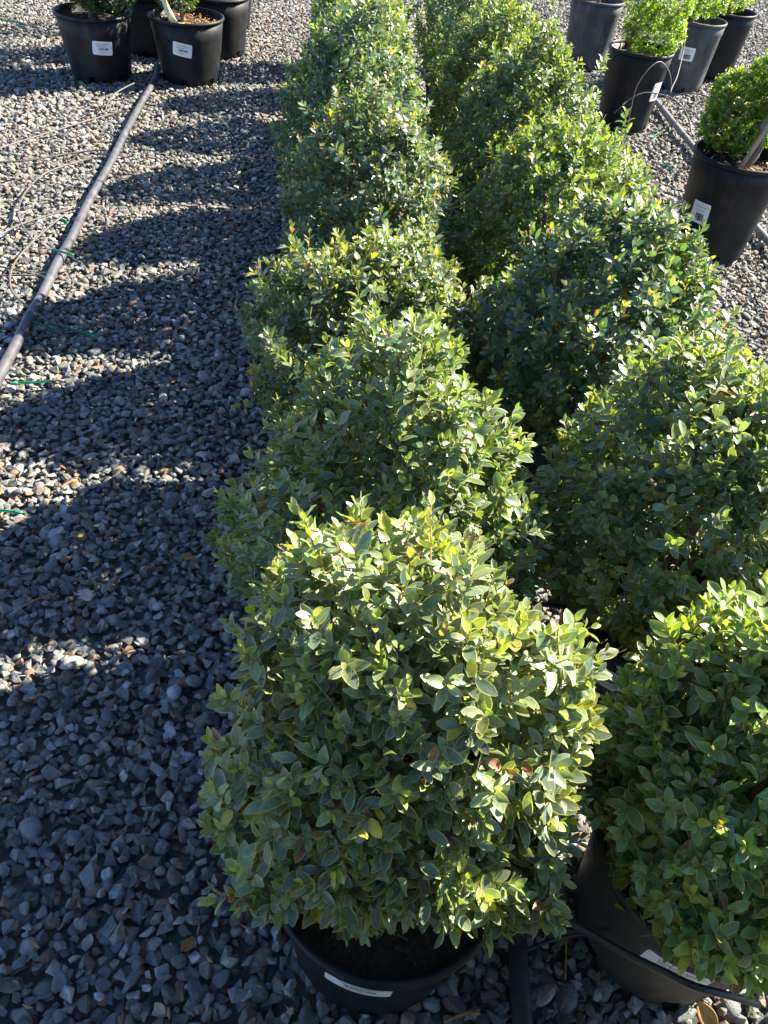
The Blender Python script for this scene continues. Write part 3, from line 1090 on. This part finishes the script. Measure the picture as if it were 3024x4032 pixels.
drip_stake(z9((425, 455)), z9((295, 422)), 'green drip stake lying across the top of the pipe', .045)
drip_stake(z9((318, 892)), z9((125, 838)), 'green drip stake half under the pipe', .010)
drip_stake(z9((572, 945)), z9((358, 875)), 'bright green drip stake lying in shade just right of the pipe', .014)
drip_stake(z9((70, 1222)), z9((352, 1206)), 'green drip stake lying on sunlit stones near the left edge', .012)
drip_stake((75, 2017), (-60, 2003), 'green drip stake cut off by the left edge', .012)
drip_stake(z9((372, 250)), z9((400, 268)), 'tiny green stake end sticking up by the hooked tube', .014, .013)
drip_stake((90, 92), (-60, 66), 'dark green drip stake in shade beside the farthest pots, upper left corner', .012, .011)
drip_stake((2100+835*.557, 970*.557), (2100+918*.557, 925*.557), 'pale green drip stake beside the light grey pipe', .02)
drip_stake((2100+915*.557, 1140*.557), (2100+1000*.557, 1222*.557), 'green drip stake in shade below the light grey pipe', .012)

# checked ribbon hanging in the mulched pot
m, nt, p = new_mat('checked_ribbon')
ck = node(nt, 'ShaderNodeTexChecker')
uvn = node(nt, 'ShaderNodeTexCoord')
ck.inputs['Scale'].default_value = 1.0
ck.inputs['Color1'].default_value = (.62, .50, .06, 1)
ck.inputs['Color2'].default_value = (.62, .64, .66, 1)
nt.links.new(uvn.outputs['UV'], ck.inputs['Vector'])
nt.links.new(ck.outputs[0], p.inputs['Base Color'])
p.inputs['Roughness'].default_value = .4
cl = spline([Vector((-1.60, 5.10, .56)), Vector((-1.575, 5.085, .48)), Vector((-1.545, 5.07, .40)), Vector((-1.51, 5.065, .335)), Vector((-1.485, 5.068, .318)), Vector((-1.455, 5.06, .322))], 6)
vs, fs, uv = [], [], []
wd = Vector((.8, .25, .55)).normalized()*.017
for i, c in enumerate(cl):
    for s in (-1.5, -.5, .5, 1.5):
        vs.append(c + wd*s/1.5 + Vector((0, -.004*math.cos(i*.5+s), 0)))
for i in range(len(cl)-1):
    for k in range(3):
        fs.append((i*4+k, i*4+k+1, i*4+k+5, i*4+k+4))
rb = mesh_obj('ribbon', vs, fs, m, None, True)
ul = rb.data.uv_layers.new(name='UVMap')
for poly in rb.data.polygons:
    for li in poly.loop_indices:
        vi = rb.data.loops[li].vertex_index
        ul.data[li].uv = ((vi % 4)+.001, (vi//4)*.66+.001)
sd = rb.modifiers.new('thickness', 'SOLIDIFY')
sd.thickness = .0006
tag(rb, 'yellow and white checked plastic ribbon hanging into the mulched pot', 'ribbon')


# ------------------------------------------------------------------ litter on the gravel
def dead_leaf(pos, ln, rot, label, mat=M_DEAD, oak=False, curl=.3):
    vs, fs = [], []
    n = 12
    for i in range(n+1):
        t = i/n
        w = math.sin(math.pi*min(1, t*.97+.02))**.8*.30
        if oak:
            w = (.16+.16*math.sin(math.pi*t))*(1+.36*math.cos(t*2*math.pi*3.2))*(1 if 0 < i < n else .15)
        for s in (-1, -.5, 0, .5, 1):
            vs.append(((t-.5)*ln, s*w*ln, (curl*abs(s)**1.6*w + curl*.4*(t-.5)**2)*ln + .0005*math.sin(9*t+3*s)))
    for i in range(n):
        for k in range(4):
            a = i*5+k
            fs.append((a, a+1, a+6, a+5))
    o = mesh_obj('fallen_leaf', vs, fs, mat, None, True, pos)
    o.rotation_euler = rot
    s = o.modifiers.new('thickness', 'SOLIDIFY')
    s.thickness = .0005
    return tag(o, label, 'leaf')


def zb(p):
    return (p[0]*.633, 1500+p[1]*.633)


dead_leaf(at(*zb((535, 1335)), .022), .052, (.2, .25, 2.2), 'pale pink lobed oak leaf lying on the shaded gravel', M_OAK, True, .2)
dead_leaf(at(*zb((505, 958)), .012), .026, (.3, .1, 1.0), 'small yellow dead leaf on shaded gravel above the oak leaf', mat_flat('yellow_leaf', (.36, .24, .05), .6))
dead_leaf(at(*zb((600, 905)), .012), .030, (.2, .5, 2.4), 'tan curled leaf beside the small yellow leaf', mat_flat('tan_leaf', (.33, .25, .15), .6))
dead_leaf(at(*zb((1165, 1095)), .010), .036, (.1, .2, .2), 'brown leaf fragment under the big boxwood shadow')
dead_leaf(at(2783, 4000, .02), .05, (.5, .3, -1.0), 'orange dead leaf leaning on the lower right pot', mat_noise('orange_leaf', (.45, .2, .05), (.62, .36, .12), 50, .6), False, .5)
dead_leaf(at(740, 3720, .012), .030, (.3, .2, .9), 'ochre leaf sliver between the stones at lower left')
dead_leaf(at(630, 3970, .012), .024, (.2, .2, -.5), 'pale tan dead leaf near the bottom edge', mat_flat('pale_leaf', (.40, .30, .20), .6))
lit = MB()
rl = random.Random(77)
for _ in range(620):
    y = .25 + 5.6*rl.random()**1.2
    x = rl.uniform(-.45-.42*y, .55+.38*y)
    c = Vector((x, y, rl.uniform(.000, .010)))
    a = rl.uniform(0, 6.283)
    l, w = rl.uniform(.010, .028), rl.uniform(.003, .009)
    u = Vector((math.cos(a), math.sin(a), rl.gauss(0, .25))).normalized()
    s = u.cross(Vector((rl.gauss(0, .3), rl.gauss(0, .3), 1))).normalized()
    k = s.cross(u)*w*.5
    lit.add([c-u*l/2, c-s*w/2-k, c+s*w/2-k, c+u*l/2, c+s*w*.1], [(0, 1, 4), (0, 4, 2), (1, 3, 4), (4, 3, 2)])
lo = lit.build('leaf_litter', M_DEAD)
lo['kind'] = 'stuff'
lo['label'] = 'scattered brown leaf bits and bark among the gravel'


def twig(p, q, label, r=.0025):
    a, b = at(*p, .012), at(*q, .012)
    m_ = (a+b)/2 + Vector((.004, .006, .004))
    mb = MB()
    mb.tube(spline([a, m_, b], 5), r, 6)
    side = (b-a).normalized().cross(Vector((0, 0, 1)))
    mb.tube([m_, m_ + (b-a)*.2 + side*.012], [r*.7, r*.4], 5)
    tag(mb.build('twig', M_DEAD, None, True), label, 'twig')


twig(zb((110, 1418)), zb((360, 1318)), 'thin brown twig on the shaded gravel left of the oak leaf', .0018)
twig(zb((375, 665)), zb((480, 618)), 'orange bark strip on a sunlit band of gravel', .0035)
twig((2215, 3500), (2225, 3860), 'pale dry stalk lying in the dark gap beside the lower right pot', .0018)
twig((1750, 4025), (1890, 3990), 'grey stick at the bottom edge beside the black pipe', .003)

# ------------------------------------------------------------------ gravel: nearest stones singly, the rest as one mass
px_, py_, dz_ = project(GP[:, :3])
vis = (px_ > 0) & (px_ < 3024) & (py_ > 0) & (py_ < 4032) & (GP[:, 2]+GP[:, 6]*.25 > -.014)
clear = (px_ < 950) | ((px_ > 2080) & (px_ < 2330) & (py_ > 3000)) | ((px_ > 2080) & (py_ > 3850)) | (py_ > 3990)
score = np.where(vis & clear, GP[:, 6]/dz_, -1)
near = np.argsort(-score)[:300]
for i in near:
    x, y, z, rx, ry, rz, s, k = GP[i]
    o = bpy.data.objects.new('stone', STONES[int(k)])
    o.location = (x, y, z+.034-.034)
    o.rotation_euler = (rx, ry, rz)
    o.scale = (s, s, s)
    link(o, ground)
rest = np.ones(len(GP), bool)
rest[near] = False
G = GP[rest]
gm = bpy.data.meshes.new('gravel')
gm.vertices.add(len(G))
gm.vertices.foreach_set('co', G[:, :3].astype(np.float32).ravel())
for nm, ty, fld, dat in (('turn', 'FLOAT_VECTOR', 'vector', G[:, 3:6]), ('size', 'FLOAT', 'value', G[:, 6]), ('which', 'INT', 'value', G[:, 7])):
    at_ = gm.attributes.new(nm, ty, 'POINT')
    at_.data.foreach_set(fld, (dat.astype(np.int32) if ty == 'INT' else dat.astype(np.float32)).ravel())
gm.materials.append(M_STONE)
gravel = link(bpy.data.objects.new('gravel', gm), ground)
gravel['kind'] = 'stuff'
gravel['label'] = 'crushed grey gravel'
pc_ = bpy.data.collections.new('stone_kinds')
for me in STONES:
    pc_.objects.link(bpy.data.objects.new('stone_kind', me))
ng = bpy.data.node_groups.new('scatter_stones', 'GeometryNodeTree')
ng.interface.new_socket('Geometry', in_out='INPUT', socket_type='NodeSocketGeometry')
ng.interface.new_socket('Geometry', in_out='OUTPUT', socket_type='NodeSocketGeometry')
gi, go = ng.nodes.new('NodeGroupInput'), ng.nodes.new('NodeGroupOutput')
iop = ng.nodes.new('GeometryNodeInstanceOnPoints')
ci = ng.nodes.new('GeometryNodeCollectionInfo')
ci.inputs['Collection'].default_value = pc_
ci.inputs['Separate Children'].default_value = True
ci.inputs['Reset Children'].default_value = True
iop.inputs['Pick Instance'].default_value = True


def named(nm, ty):
    a = ng.nodes.new('GeometryNodeInputNamedAttribute')
    a.data_type = ty
    a.inputs['Name'].default_value = nm
    return a.outputs['Attribute']


NL = ng.links.new
NL(gi.outputs[0], iop.inputs['Points'])
NL(ci.outputs[0], iop.inputs['Instance'])
NL(named('which', 'INT'), iop.inputs['Instance Index'])
e2r = ng.nodes.new('FunctionNodeEulerToRotation')
NL(named('turn', 'FLOAT_VECTOR'), e2r.inputs[0])
NL(e2r.outputs[0], iop.inputs['Rotation'])
NL(named('size', 'FLOAT'), iop.inputs['Scale'])
NL(iop.outputs[0], go.inputs[0])
md = gravel.modifiers.new('scatter', 'NODES')
md.node_group = ng
print('gravel stones', len(GP))
